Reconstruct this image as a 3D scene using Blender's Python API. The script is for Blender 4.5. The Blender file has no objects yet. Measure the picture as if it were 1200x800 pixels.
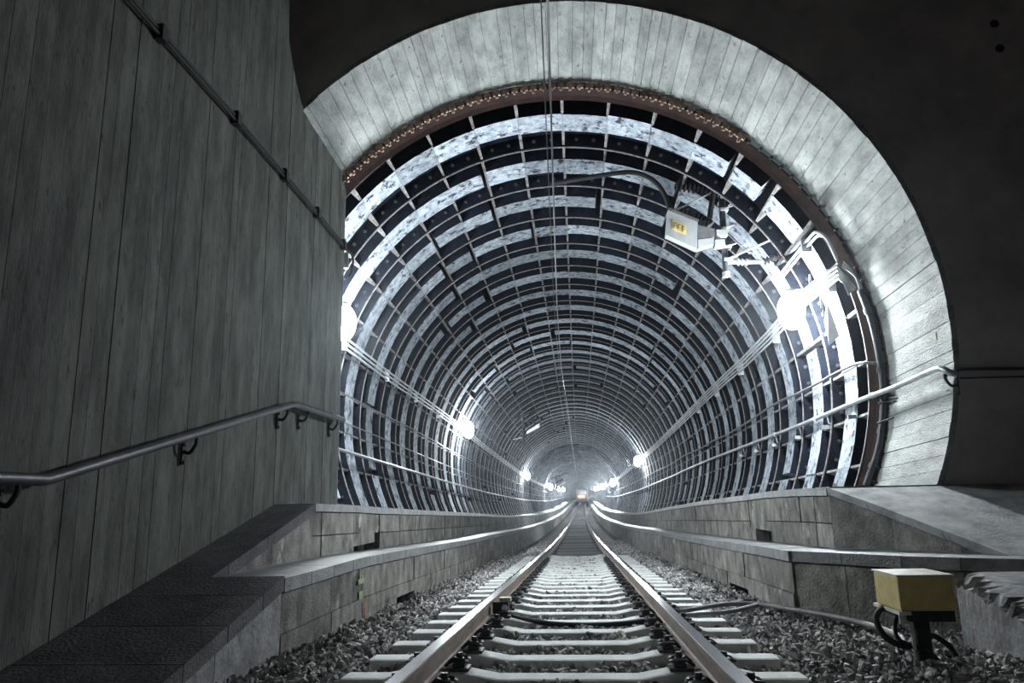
import bpy, bmesh, math, random
import numpy as np
from mathutils import Vector, Matrix
random.seed(7); rng = np.random.default_rng(7)
C = bpy.context.scene.collection
PI = math.pi

# ------------------------------------------------------------------ camera
F_PX = 862.9; PITCH, YAW, ROLL = .2098, .0838, -.0208
fw = Vector((-math.sin(YAW)*math.cos(PITCH), math.cos(YAW)*math.cos(PITCH), math.sin(PITCH)))
r0 = Vector((math.cos(YAW), math.sin(YAW), 0)); u0 = r0.cross(fw)
rt = r0*math.cos(ROLL) + u0*math.sin(ROLL); up = -r0*math.sin(ROLL) + u0*math.cos(ROLL)
cd = bpy.data.cameras.new('camera'); cam = bpy.data.objects.new('camera', cd); C.objects.link(cam)
cd.sensor_width = 36; cd.lens = F_PX/1200*36; cd.clip_end = 500; cd.clip_start = .05
M = Matrix((rt, up, -fw)).transposed().to_4x4(); cam.matrix_world = M
bpy.context.scene.camera = cam
# ------------------------------------------------------------------ world, exposure
w = bpy.data.worlds.new('world'); bpy.context.scene.world = w; w.use_nodes = True
w.node_tree.nodes['Background'].inputs[0].default_value = (.9, .95, 1, 1)
w.node_tree.nodes['Background'].inputs[1].default_value = .022
# thin scattering added throughout the air to imitate lens glow round the lamps
_v = w.node_tree.nodes.new('ShaderNodeVolumeScatter'); _v.inputs['Density'].default_value = .0007; _v.inputs['Anisotropy'].default_value = .92; _v.inputs['Color'].default_value = (.82,.91,1,1)
w.node_tree.links.new(_v.outputs[0], w.node_tree.nodes['World Output'].inputs['Volume'])
vs = bpy.context.scene.view_settings
vs.view_transform = 'Standard'; vs.look = 'None'; vs.gamma = 1; vs.exposure = 1.7
try: vs.use_curve_mapping = False
except Exception: pass
sl = bpy.data.lights.new('portal_fill_light', 'AREA'); sl.energy = 7; sl.size = 2.5; sl.color = (1, .93, .88)  # unseen fill lamp added behind the camera to lift the dark portal wall
slo = bpy.data.objects.new('portal_fill_light', sl); C.objects.link(slo); slo.location = (3, -6, 4.5); slo.rotation_euler = (math.radians(78), 0, math.radians(8))
LAMP = 185.0       # emission strength of a lamp globe

# ------------------------------------------------------------------ helpers
def setp(o, label=None, cat=None, group=None, kind=None):
    for k, v in (('label', label), ('category', cat), ('group', group), ('kind', kind)):
        if v: o[k] = v
    return o
def mesh(name, verts, faces, mat=None, smooth=False):
    m = bpy.data.meshes.new(name); m.from_pydata([tuple(v) for v in verts], [], faces); m.update()
    if mat: m.materials.append(mat)
    if smooth:
        for p in m.polygons: p.use_smooth = True
    return m
def link(name, m, parent=None):
    o = bpy.data.objects.new(name, m); C.objects.link(o)
    if parent is not None:
        o.parent = parent
        o.matrix_parent_inverse = parent.matrix_world.inverted() if False else Matrix.Identity(4)
    return o
def empty(name, loc=(0,0,0), rot=(0,0,0)):
    o = bpy.data.objects.new(name, None); C.objects.link(o); o.location = loc; o.rotation_euler = rot
    o.empty_display_size = .1; return o
BF = [(0,3,2,1),(4,5,6,7),(0,1,5,4),(1,2,6,5),(2,3,7,6),(3,0,4,7)]
class MB:
    """collects shapes, builds ONE mesh"""
    def __init__(s): s.v = []; s.f = []
    def hexa(s, p):           # 8 points: bottom ring 0-3, top ring 4-7
        n = len(s.v); s.v += [tuple(q) for q in p]; s.f += [tuple(i+n for i in f) for f in BF]; return s
    def box(s, x0, x1, y0, y1, z0, z1):
        return s.hexa([(x0,y0,z0),(x1,y0,z0),(x1,y1,z0),(x0,y1,z0),(x0,y0,z1),(x1,y0,z1),(x1,y1,z1),(x0,y1,z1)])
    def poly(s, pts):
        n = len(s.v); s.v += [tuple(q) for q in pts]; s.f.append(tuple(range(n, n+len(pts)))); return s
    def grid(s, rows, closed=False):
        n = len(s.v); R = len(rows); K = len(rows[0])
        for r in rows: s.v += [tuple(q) for q in r]
        for i in range(R-1):
            for j in range(K if closed else K-1):
                a = n+i*K+j; b = n+i*K+(j+1)%K; s.f.append((a, b, b+K, a+K))
        return s
    def tube(s, pts, r, k=8, caps=True):
        pts = [Vector(p) for p in pts]; rows = []
        rr = r if isinstance(r, (list, tuple)) else [r]*len(pts)
        ref = None
        for i, p in enumerate(pts):
            a = pts[max(i-1,0)]; b = pts[min(i+1,len(pts)-1)]; t = (b-a).normalized()
            if ref is None: ref = t.cross(Vector((0,0,1))); ref = ref if ref.length > .1 else t.cross(Vector((1,0,0)))
            ref = (ref - t*ref.dot(t)).normalized(); bi = t.cross(ref)
            rows.append([p + (ref*math.cos(2*PI*j/k) + bi*math.sin(2*PI*j/k))*rr[i] for j in range(k)])
        n = len(s.v); s.grid(rows, True)
        if caps:
            s.f.append(tuple(range(n, n+k))[::-1]); m = n+(len(pts)-1)*k; s.f.append(tuple(range(m, m+k)))
        return s
    def lathe(s, origin, axis, prof, k=12):   # prof: list of (dist along axis, radius)
        o = Vector(origin); ax = Vector(axis).normalized()
        ref = ax.cross(Vector((0,0,1))); ref = ref if ref.length > .1 else ax.cross(Vector((1,0,0))); ref.normalize(); bi = ax.cross(ref)
        rows = [[o+ax*d+(ref*math.cos(2*PI*j/k)+bi*math.sin(2*PI*j/k))*max(r,1e-4) for j in range(k)] for d, r in prof]
        s.grid(rows, True); return s
    def build(s, name, mat, parent=None, smooth=False):
        m = mesh(name, s.v, s.f, mat, smooth)
        bm = bmesh.new(); bm.from_mesh(m); bmesh.ops.recalc_face_normals(bm, faces=bm.faces); bm.to_mesh(m); bm.free()
        if smooth:
            for p in m.polygons: p.use_smooth = True
            try: m.set_sharp_from_angle(angle=.7)
            except Exception: pass
        return link(name, m, parent)
def curve_pts(pts, n=10):     # Catmull-Rom
    P = [Vector(p) for p in pts]; P = [P[0]*2-P[1]] + P + [P[-1]*2-P[-2]]; out = []
    for i in range(1, len(P)-2):
        for k in range(n):
            t = k/n; a, b, c, d = P[i-1:i+3]
            out.append(.5*((2*b)+(c-a)*t+(2*a-5*b+4*c-d)*t*t+(3*b-a-3*c+d)*t**3))
    out.append(P[-2]); return out
def copy_tree(o, parent=None):
    c = o.copy(); C.objects.link(c)
    if parent is not None: c.parent = parent
    for ch in list(o.children): copy_tree(ch, c)
    return c

# ------------------------------------------------------------------ materials
def mat(name, c1, c2=None, rough=.8, scale=4, stretch=(1,1,1), bump=.0, bscale=40, metal=0, spot=None, spot_amt=.5, rand=0, detail=6, spec=.5, spot_scale=9, lo=.35, hi=.65):
    m = bpy.data.materials.new(name); m.use_nodes = True; nt = m.node_tree; N = nt.nodes; L = nt.links
    b = N['Principled BSDF']; b.inputs['Roughness'].default_value = rough; b.inputs['Metallic'].default_value = metal
    b.inputs['Specular IOR Level'].default_value = spec
    tc = N.new('ShaderNodeTexCoord'); mp = N.new('ShaderNodeMapping'); mp.inputs['Scale'].default_value = stretch
    geo = N.new('ShaderNodeNewGeometry'); L.new(geo.outputs['Position'], mp.inputs['Vector'])
    def ramp(fac, a, c, p0, p1):
        r = N.new('ShaderNodeValToRGB'); r.color_ramp.elements[0].color = (*a, 1); r.color_ramp.elements[1].color = (*c, 1)
        r.color_ramp.elements[0].position = p0; r.color_ramp.elements[1].position = p1; L.new(fac, r.inputs[0]); return r.outputs[0]
    n = N.new('ShaderNodeTexNoise'); n.inputs['Scale'].default_value = scale; n.inputs['Detail'].default_value = detail; n.inputs['Roughness'].default_value = .65
    L.new(mp.outputs[0], n.inputs['Vector'])
    col = ramp(n.outputs['Fac'], c1, c2 or c1, lo, hi)
    if spot:
        n2 = N.new('ShaderNodeTexNoise'); n2.inputs['Scale'].default_value = spot_scale; n2.inputs['Detail'].default_value = 8; n2.inputs['Roughness'].default_value = .7
        L.new(mp.outputs[0], n2.inputs['Vector']); mx = N.new('ShaderNodeMix'); mx.data_type = 'RGBA'
        mr = N.new('ShaderNodeMapRange'); mr.inputs[1].default_value = 1-spot_amt; mr.inputs[2].default_value = 1-spot_amt+.08; L.new(n2.outputs['Fac'], mr.inputs[0])
        L.new(mr.outputs[0], mx.inputs[0]); L.new(col, mx.inputs[6]); mx.inputs[7].default_value = (*spot, 1); col = mx.outputs[2]
    if rand:
        oi = N.new('ShaderNodeObjectInfo'); mr = N.new('ShaderNodeMapRange'); mr.inputs[3].default_value = 1-rand; mr.inputs[4].default_value = 1+rand
        L.new(oi.outputs['Random'], mr.inputs[0]); hs = N.new('ShaderNodeHueSaturation'); L.new(mr.outputs[0], hs.inputs['Value']); L.new(col, hs.inputs['Color']); col = hs.outputs[0]
    L.new(col, b.inputs['Base Color'])
    if bump:
        nb = N.new('ShaderNodeTexNoise'); nb.inputs['Scale'].default_value = bscale; nb.inputs['Detail'].default_value = 6
        L.new(mp.outputs[0], nb.inputs['Vector']); bp = N.new('ShaderNodeBump'); bp.inputs['Strength'].default_value = bump; bp.inputs['Distance'].default_value = .02
        L.new(nb.outputs['Fac'], bp.inputs['Height']); L.new(bp.outputs[0], b.inputs['Normal'])
    return m
MT = dict(
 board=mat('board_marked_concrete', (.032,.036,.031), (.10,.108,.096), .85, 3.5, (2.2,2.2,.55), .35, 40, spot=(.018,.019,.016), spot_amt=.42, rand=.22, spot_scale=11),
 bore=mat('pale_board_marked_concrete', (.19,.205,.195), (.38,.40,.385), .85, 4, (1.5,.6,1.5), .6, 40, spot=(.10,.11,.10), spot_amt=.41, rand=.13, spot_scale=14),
 portal=mat('dark_concrete', (.36,.33,.33), (.58,.54,.53), .9, 1.2, (1,1,1), .4, 10),
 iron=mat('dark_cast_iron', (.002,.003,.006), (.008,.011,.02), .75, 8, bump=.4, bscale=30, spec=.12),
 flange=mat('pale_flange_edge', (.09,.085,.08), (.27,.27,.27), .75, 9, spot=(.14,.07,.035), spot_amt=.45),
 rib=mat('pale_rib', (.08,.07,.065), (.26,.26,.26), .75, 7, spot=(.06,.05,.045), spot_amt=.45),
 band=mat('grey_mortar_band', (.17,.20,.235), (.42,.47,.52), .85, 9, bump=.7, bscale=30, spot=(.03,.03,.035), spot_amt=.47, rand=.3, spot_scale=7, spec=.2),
 rust=mat('rust_brown', (.022,.009,.007), (.05,.02,.014), .75, 6, bump=.3, bscale=40),
 clamp=mat('rusty_clamp', (.15,.09,.065), (.38,.27,.21), .8, 14, bump=.4, rand=.3),
 sheet=mat('pale_blue_sheet', (.3,.38,.4), (.42,.5,.5), .6, 6),
 block=mat('ledge_block', (.08,.078,.07), (.30,.295,.265), .85, 5, (1,1,.7), .9, 60, spot=(.50,.50,.44), spot_amt=.41, rand=.22, spot_scale=3),
 cap=mat('ledge_cap', (.10,.105,.11), (.24,.25,.25), .42, 5, bump=.5, bscale=50, rand=.15),
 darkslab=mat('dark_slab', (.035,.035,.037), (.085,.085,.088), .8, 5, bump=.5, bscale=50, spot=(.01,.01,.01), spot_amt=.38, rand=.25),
 ramp=mat('pale_ramp_slab', (.20,.205,.21), (.46,.47,.47), .8, 4, bump=.5, bscale=50, rand=.12),
 pier=mat('rough_pier_concrete', (.12,.12,.12), (.34,.34,.34), .85, 4, bump=.8, bscale=18, spot=(.05,.05,.05), spot_amt=.36),
 core=mat('shade_dark_mortar', (.02,.02,.02), (.035,.035,.033), .95, 5),  # mortar darkened to paint shade into the joints and wall openings
 stone=mat('ballast_stone', (.09,.09,.092), (.48,.475,.46), .8, 9, bump=.3, bscale=60, rand=.35, spot=(.22,.18,.15), spot_amt=.3, spot_scale=5),
 bed=mat('fine_ballast', (.015,.015,.016), (.06,.058,.055), .9, 30, bump=1, bscale=40),
 sleeper=mat('sleeper_concrete', (.52,.54,.53), (.70,.72,.70), .8, 7, bump=.25, bscale=60, spot=(.16,.15,.14), spot_amt=.33, rand=.07),
 panel=mat('track_cover_board', (.028,.03,.032), (.07,.073,.077), .9, 4, (1,3,1), .3, 30, rand=.7, spec=.25),
 steel=mat('rail_head_steel', (.55,.56,.58), (.75,.76,.78), .22, 3, (20,.3,20), metal=1),
 railside=mat('rusty_rail_side', (.13,.10,.085), (.27,.22,.19), .6, 5, (3,.6,3), .2, 50, metal=.2),
 clip=mat('black_clip', (.012,.012,.013), (.04,.04,.042), .5, 20),
 black=mat('black_rubber', (.006,.006,.007), (.014,.014,.015), .75, 10),
 cable=mat('grey_cable', (.10,.10,.105), (.2,.2,.205), .55, 10),
 galv=mat('galvanised_pipe', (.34,.36,.38), (.52,.54,.56), .42, 9, metal=.6),
 darkpipe=mat('dark_grey_pipe', (.035,.038,.045), (.07,.073,.08), .45, 6, metal=.35),
 wire=mat('copper_wire', (.02,.02,.022), (.04,.04,.042), .35, 10, metal=.3),
 conduit=mat('pale_conduit', (.36,.39,.41), (.5,.53,.55), .5, 5),
 white=mat('white_paint', (.38,.40,.40), (.48,.50,.50), .5, 6),
 yellow=mat('ochre_yellow_plastic', (.46,.35,.12), (.58,.46,.18), .55, 12, bump=.1, bscale=120),
 lid=mat('lit_pale_lid', (.48,.44,.34), (.68,.66,.58), .6, 6),  # pale tone puts the lamplight on the box top into the colour
 sign=mat('yellow_sign', (.72,.55,.2), (.85,.68,.3), .5, 10),
 glyph=mat('olive_glyph', (.17,.13,.05), (.22,.17,.06), .6, 10),
 train=mat('grey_train_paint', (.2,.2,.24), (.28,.28,.32), .5, 3),
 hoop=mat('dim_hoop', (.03,.035,.04), (.12,.13,.15), .85, 2, spot=(.015,.015,.02), spot_amt=.5, spec=.15, spot_scale=1.5),
 glass=mat('dark_window', (.02,.02,.03), (.03,.03,.04), .15, 3),
 chalk_g=mat('green_yellow_spray', (.16,.19,.10), (.5,.56,.33), .8, 40),
 chalk_r=mat('red_spray', (.2,.12,.1), (.5,.23,.16), .8, 40),
)
def emis(name, col, s):
    m = bpy.data.materials.new(name); m.use_nodes = True; b = m.node_tree.nodes['Principled BSDF']
    b.inputs['Base Color'].default_value = (.8,.8,.8,1); b.inputs['Emission Color'].default_value = (*col,1); b.inputs['Emission Strength'].default_value = s
    return m
MT['lamp'] = emis('lamp_globe_light', (.90,.965,1), LAMP)
MT['redlamp'] = emis('orange_red_light', (1,.18,.06), .55)
MT['headlamp'] = emis('pale_train_light', (1,.7,.55), .8)

# ------------------------------------------------------------------ alignment of the line
_Y = [-5,0,21,30,42,55,80,100,140,180,235]
_Z = [-.507,-.665,-1.33,-1.57,-1.80,-1.99,-2.19,-2.2,-1.95,-1.65,-1.25]
def smooth_interp(Y, X, V):
    ys = Y + np.linspace(-4, 4, 9)*min(1, max(Y-12, 0)/20); return float(np.mean(np.interp(ys, X, V)))
def zr(Y): return smooth_interp(Y, _Y, _Z)                     # rail top
def cx(Y): return smooth_interp(Y, [0,45,60,90,130,180,235], [-.085,-.1,-.08,.05,.35,.75,1.2])
def low(Y): return float(np.interp(Y, [5,7,8.9,10,12.8,14,22,30], [-.50,-.505,-.56,-.60,-.68,-.72,-.92,-1.15])) if Y < 30 else zr(Y)+.42
def upz(Y, s):
    if Y < 27: 
        z = float(np.interp(Y, [7.05,8.5,9.5,13.6,18.2,27], [-.01,-.045,-.085,-.2,-.33,-.60]))
        if s > 0: z = float(np.interp(Y, [7.35,9.1,11,14.6,20,27], [.04,.035,-.025,-.12,-.30,-.56]))
        return z
    k = min(1, (Y-27)/15); return (zr(Y)+.88)*k + (z27(s)+(zr(Y)-zr(27)))*(1-k)
def z27(s): return -.56 if s > 0 else -.60
def tc(Y):   # tunnel centre
    return (cx(Y)-.10 if Y > 20 else -.185, zr(Y)+2.49)
RT = 3.68

# ================================================================== SETTING
# ---- floor / trackbed
bedY = [-3,0,3,5,7,9,12,16,20,25,30,36,42,50,60,75,90,110,130,150,180,210,235]
b = MB(); b.grid([[(cx(Y)-3.3,Y,zr(Y)-.30),(cx(Y)+5.0 if Y<8 else cx(Y)+3.3,Y,zr(Y)-.30)] for Y in bedY])
floor = setp(b.build('floor', MT['bed']), kind='structure')

# ---- left wall: board-marked concrete, one imprint per shuttering board
WX = -2.93
def wtop(Y):
    return float(np.interp(Y, [2, 6.76, 6.84, 7.18, 7.35, 8.95], [7.0, 7.0, 4.97, 4.48, 4.33, 4.25])) if Y > 6.76 else 7.0
def wtop2(Y): return 7.0 if Y < 6.74 else float(np.interp(Y, [6.74,6.84,6.95,7.18,7.35,8.95], [5.6,4.97,4.75,4.48,4.33,4.25]))
b = MB()
b.box(-3.35, WX-.03, -3.0, 6.74, -1.4, 7.0); b.hexa([(-3.35,6.74,-1.4),(WX-.03,6.74,-1.4),(WX-.03,8.93,-1.4),(-3.35,8.93,-1.4),(-3.35,6.74,4.5),(WX-.03,6.74,4.5),(WX-.03,8.93,4.15),(-3.35,8.93,4.15)])
wall_left = setp(b.build('wall_left', MT['core']), kind='structure')
y = -3.0
while y < 8.93:
    wd = random.choice([.12,.13,.14,.15,.165,.18]); y1 = min(y+wd, 8.95); d = random.uniform(0,.005); g = .0018
    if y1-y < .03: break
    ya, yb = y+g, y1-g
    lean = random.uniform(-.002,.002)
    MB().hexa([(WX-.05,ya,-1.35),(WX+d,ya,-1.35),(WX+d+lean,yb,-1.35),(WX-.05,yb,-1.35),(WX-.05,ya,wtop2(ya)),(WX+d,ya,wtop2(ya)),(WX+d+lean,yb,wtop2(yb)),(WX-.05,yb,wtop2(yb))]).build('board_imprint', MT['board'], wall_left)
    y = y1
MB().box(-3.3, WX+.0, 8.93, 8.955, -.2, 4.24).build('wall_end', MT['bore'], wall_left)

# ---- portal wall (dark) with the round opening and its pale bore
Y0, Y1 = 7.35, 8.84
c0 = (-.184, 1.605); R0 = 3.866; c1 = (-.205, 1.52); R1 = 3.844
NA = 96
ring = [(c0[0]+R0*math.sin(2*PI*i/NA), Y0, c0[1]+R0*math.cos(2*PI*i/NA)) for i in range(NA)]
def sq(i):
    a = 2*PI*i/NA; s_, c_ = math.sin(a), math.cos(a); k = 1/max(abs(s_)/7.5, abs(c_)/(6.0 if c_ > 0 else 4.2), 1e-6)
    return (c0[0]+k*s_, Y0, c0[1]+k*c_)
b = MB()
for i in range(NA):
    j = (i+1)%NA; a = sq(i); d = sq(j); b.poly([ring[i], ring[j], d, a])
    b.poly([(a[0],Y0+.35,a[2]),(d[0],Y0+.35,d[2]),(ring[j][0],Y0+.35,ring[j][2]),(ring[i][0],Y0+.35,ring[i][2])])
wall_back = setp(b.build('wall_back', MT['portal']), kind='structure')
for (x,z) in ((4.57,4.80),(4.58,4.51)):
    MB().lathe((x,Y0-.012,z),(0,1,0),[(0,0),(0,.045),(.011,.045)],12).build('anchor_hole', MT['black'], wall_back)
b = MB(); rows = []
for (cc, RR, YY) in ((c0,R0+.03,Y0+.01),(c1,R1+.03,Y1),(c1,R1+.45,Y1),(c0,R0+.45,Y0+.05)):
    rows.append([(cc[0]+RR*math.sin(2*PI*i/NA), YY, cc[1]+RR*math.cos(2*PI*i/NA)) for i in range(NA)])
b.grid(rows, True); wall_arch = setp(b.build('wall_arch', MT['core']), kind='structure')
a = -68.0
while a < 128:
    wd = random.choice([2.0,2.3,2.6,2.9,1.7]); a2 = a+wd; d = random.uniform(0,.010); g = .035
    P = []
    for (rr) in (R0+.05, R0-d):
        for (cc,Rx,YY) in ((c0,rr,Y0-.004),(c1,rr+R1-R0,Y1)):
            for an in (a+g, a2-g):
                t = math.radians(an); P.append((cc[0]+Rx*math.sin(t), YY, cc[1]+Rx*math.cos(t)))
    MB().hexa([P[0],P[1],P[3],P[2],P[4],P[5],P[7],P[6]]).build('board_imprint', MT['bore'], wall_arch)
    a = a2
MB().lathe((3.52,7.95,1.42),(-1,0,0),[(0,0),(0,.03)],10)
g_ = MB().box(c0[0]+R0-.02, c0[0]+R0-.013, 7.62, 7.65, 1.48, 1.56).build('green_paint_mark', MT['chalk_g'], wall_arch)

# ---- tunnel lining
PITCH_R = 1.33; NR = 38; DA = 360/37.; PH = 2.5
def tp(Y, ang, r):
    c = tc(Y); t = math.radians(ang); return (c[0]+r*math.sin(t), Y, c[1]+r*math.cos(t))
AMIN, AMAX = -135, 135
ribs_a = [PH+DA*k for k in range(-14, 14) if AMIN < PH+DA*k < AMAX]
ys = [8.9+PITCH_R*i/1. for i in range(0, 39)] + [62,70,80,90,100,115,130,150,170,190,210,235]
b = MB(); b.grid([[tp(Y, an, RT+.21) for an in np.linspace(AMIN-10, AMAX+10, 80)] for Y in ys])
wall_tunnel = setp(b.build('wall_tunnel', MT['iron'], smooth=True), kind='structure')
def ring_mesh(Y, w_, ri, ro, mt, name, parent, n=84, a0=AMIN, a1=AMAX):
    b = MB(); an = np.linspace(a0, a1, n)
    b.grid([[tp(Y, t, ro) for t in an], [tp(Y, t, ri) for t in an], [tp(Y+w_, t, ri) for t in an], [tp(Y+w_, t, ro) for t in an]])
    return b.build(name, mt, parent)
for i in range(NR):
    Y = 9.0+PITCH_R*i
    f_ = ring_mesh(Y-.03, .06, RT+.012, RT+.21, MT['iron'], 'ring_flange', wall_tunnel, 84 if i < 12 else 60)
    # pale inner edge of the flange joint
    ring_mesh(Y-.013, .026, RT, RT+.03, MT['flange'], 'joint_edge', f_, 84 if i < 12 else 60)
# longitudinal ribs, one per line round the ring
YE = 9.0+PITCH_R*(NR)
for an in ribs_a:
    b = MB(); hw = .28 + random.uniform(-.06,.06)
    yy = [9.0+PITCH_R*i for i in range(0, NR+1)]
    rows = []
    for Y in yy:
        rows.append([tp(Y, an-hw, RT+.2), tp(Y, an-hw, RT+.03), tp(Y, an+hw, RT+.03), tp(Y, an+hw, RT+.2)])
    b.grid(rows); b.build('longitudinal_rib', MT['rib'], wall_tunnel)
# mortar bands: one panel per bay
nb = 0; bs = MB()
for i in range(NR):
    Y = 9.0+PITCH_R*i
    k = 0
    while k < len(ribs_a)-1:
        a0 = ribs_a[k]+.06; a1 = ribs_a[k+1]-.06
        k += 1
        if not (-134 < a0 < 134): continue
        r = random.random()
        if r < .07: a1 = a0+(a1-a0)*random.uniform(.72,.93)
        elif r < .13: a0 = a1-(a1-a0)*random.uniform(.72,.93)
        y0 = Y+.40+random.uniform(-.02,.02); y1 = Y+.86+random.uniform(-.03,.03); ri = RT+.012+random.uniform(-.008,.012)
        B = MB() if nb < 290 else bs
        mid = (a0+a1)/2
        for (p, q) in ((a0, mid), (mid, a1)):
            B.hexa([tp(y0,p,RT+.2),tp(y0,q,RT+.2),tp(y1,q,RT+.2),tp(y1,p,RT+.2),tp(y0,p,ri),tp(y0,q,ri),tp(y1,q,ri),tp(y1,p,ri)])
        if nb < 290:
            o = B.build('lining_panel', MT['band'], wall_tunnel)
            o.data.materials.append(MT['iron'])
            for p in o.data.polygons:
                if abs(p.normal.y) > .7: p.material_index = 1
        nb += 1
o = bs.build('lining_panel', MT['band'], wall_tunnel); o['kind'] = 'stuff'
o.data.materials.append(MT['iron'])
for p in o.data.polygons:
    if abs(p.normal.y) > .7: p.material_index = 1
# bolts on the first flanges' faces
b = MB()
for i in range(1, 3):
    Y = 9.0+PITCH_R*i-.03
    for an in ribs_a:
        for q in (.3,.7):
            p = tp(Y, an+DA*q, RT+.12); b.lathe(p, (0,-1,0), [(0,.03),(.015,.03),(.015,.015),(.04,.015),(.04,0)], 6)
o = b.build('flange_bolts', MT['darkpipe'], wall_tunnel); o['kind'] = 'stuff'
# far lining: wider spaced hoops
Y = YE
while Y < 232:
    ring_mesh(Y, .35, RT+.06, RT+.2, MT['hoop'], 'lining_hoop', wall_tunnel, 48); Y += 2.6 if Y < 130 else 6
b = MB()
for s in (AMIN+8, ):
    pass
MB().poly([tp(236, t, RT+.3) for t in np.linspace(0, 350, 36)]).build('tunnel_end', MT['iron'], wall_tunnel)

# collar: rusty ring closing the joint between bore and lining, with its clamp plates
b = MB(); an = np.linspace(-70, 128, 110)
def cp(Y, t, r, c=(-.195,1.49)): t = math.radians(t); return (c[0]+r*math.sin(t), Y, c[1]+r*math.cos(t))
b.grid([[cp(8.86,t,3.95) for t in an],[cp(8.86,t,3.835) for t in an],[cp(8.86,t,3.80) for t in an],[cp(8.93,t,3.74) for t in an],[cp(8.97,t,3.69) for t in an]])
collar = setp(b.build('trim_1', MT['rust']), kind='structure')
cm = None; a = -66.0; n = 0; cmd_ = None
while a < 124:
    if cm is None:
        b = MB(); b.box(-.048,.048,-.03,.0,-.02,.045); b.box(-.018,.018,-.055,-.02,-.065,.05); b.lathe((.0,-.05,-.045),(0,-.2,-1),[(0,.012),(.04,.012),(.04,0)],6)
        o = b.build('clamp_plate', MT['clamp'], collar); cm = o.data; cmd_ = cm.copy(); cmd_.materials.clear(); cmd_.materials.append(MT['clip'])
    else: o = link('clamp_plate', cm if a < 41 else cmd_, collar)
    big = a < 41
    p = cp(8.83, a, 3.80); o.location = p; o.rotation_euler = (random.uniform(-.15,.15), math.radians(a)+random.uniform(-.12,.12), 0)
    sc = random.uniform(.85,1.15) if big else .45; o.scale = (sc, 1, sc)
    a += 1.85+random.uniform(-.15,.15) if big else 2.6
rows = [[cp(8.83,t,3.853) for t in np.linspace(41,66,20)],[cp(8.835,t,3.80+.001*i) for i,t in enumerate(np.linspace(41,66,20))]]
MB().grid(rows).build('sealing_strip', MT['sheet'], collar)
rows = [[cp(8.842,t,3.856) for t in np.linspace(-66,44,90)],[cp(8.835,t,3.848) for t in np.linspace(-66,44,90)],[cp(8.85,t,3.84) for t in np.linspace(-66,44,90)]]
MB().grid(rows).build('rust_lip', MT['rust'], collar)

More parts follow.
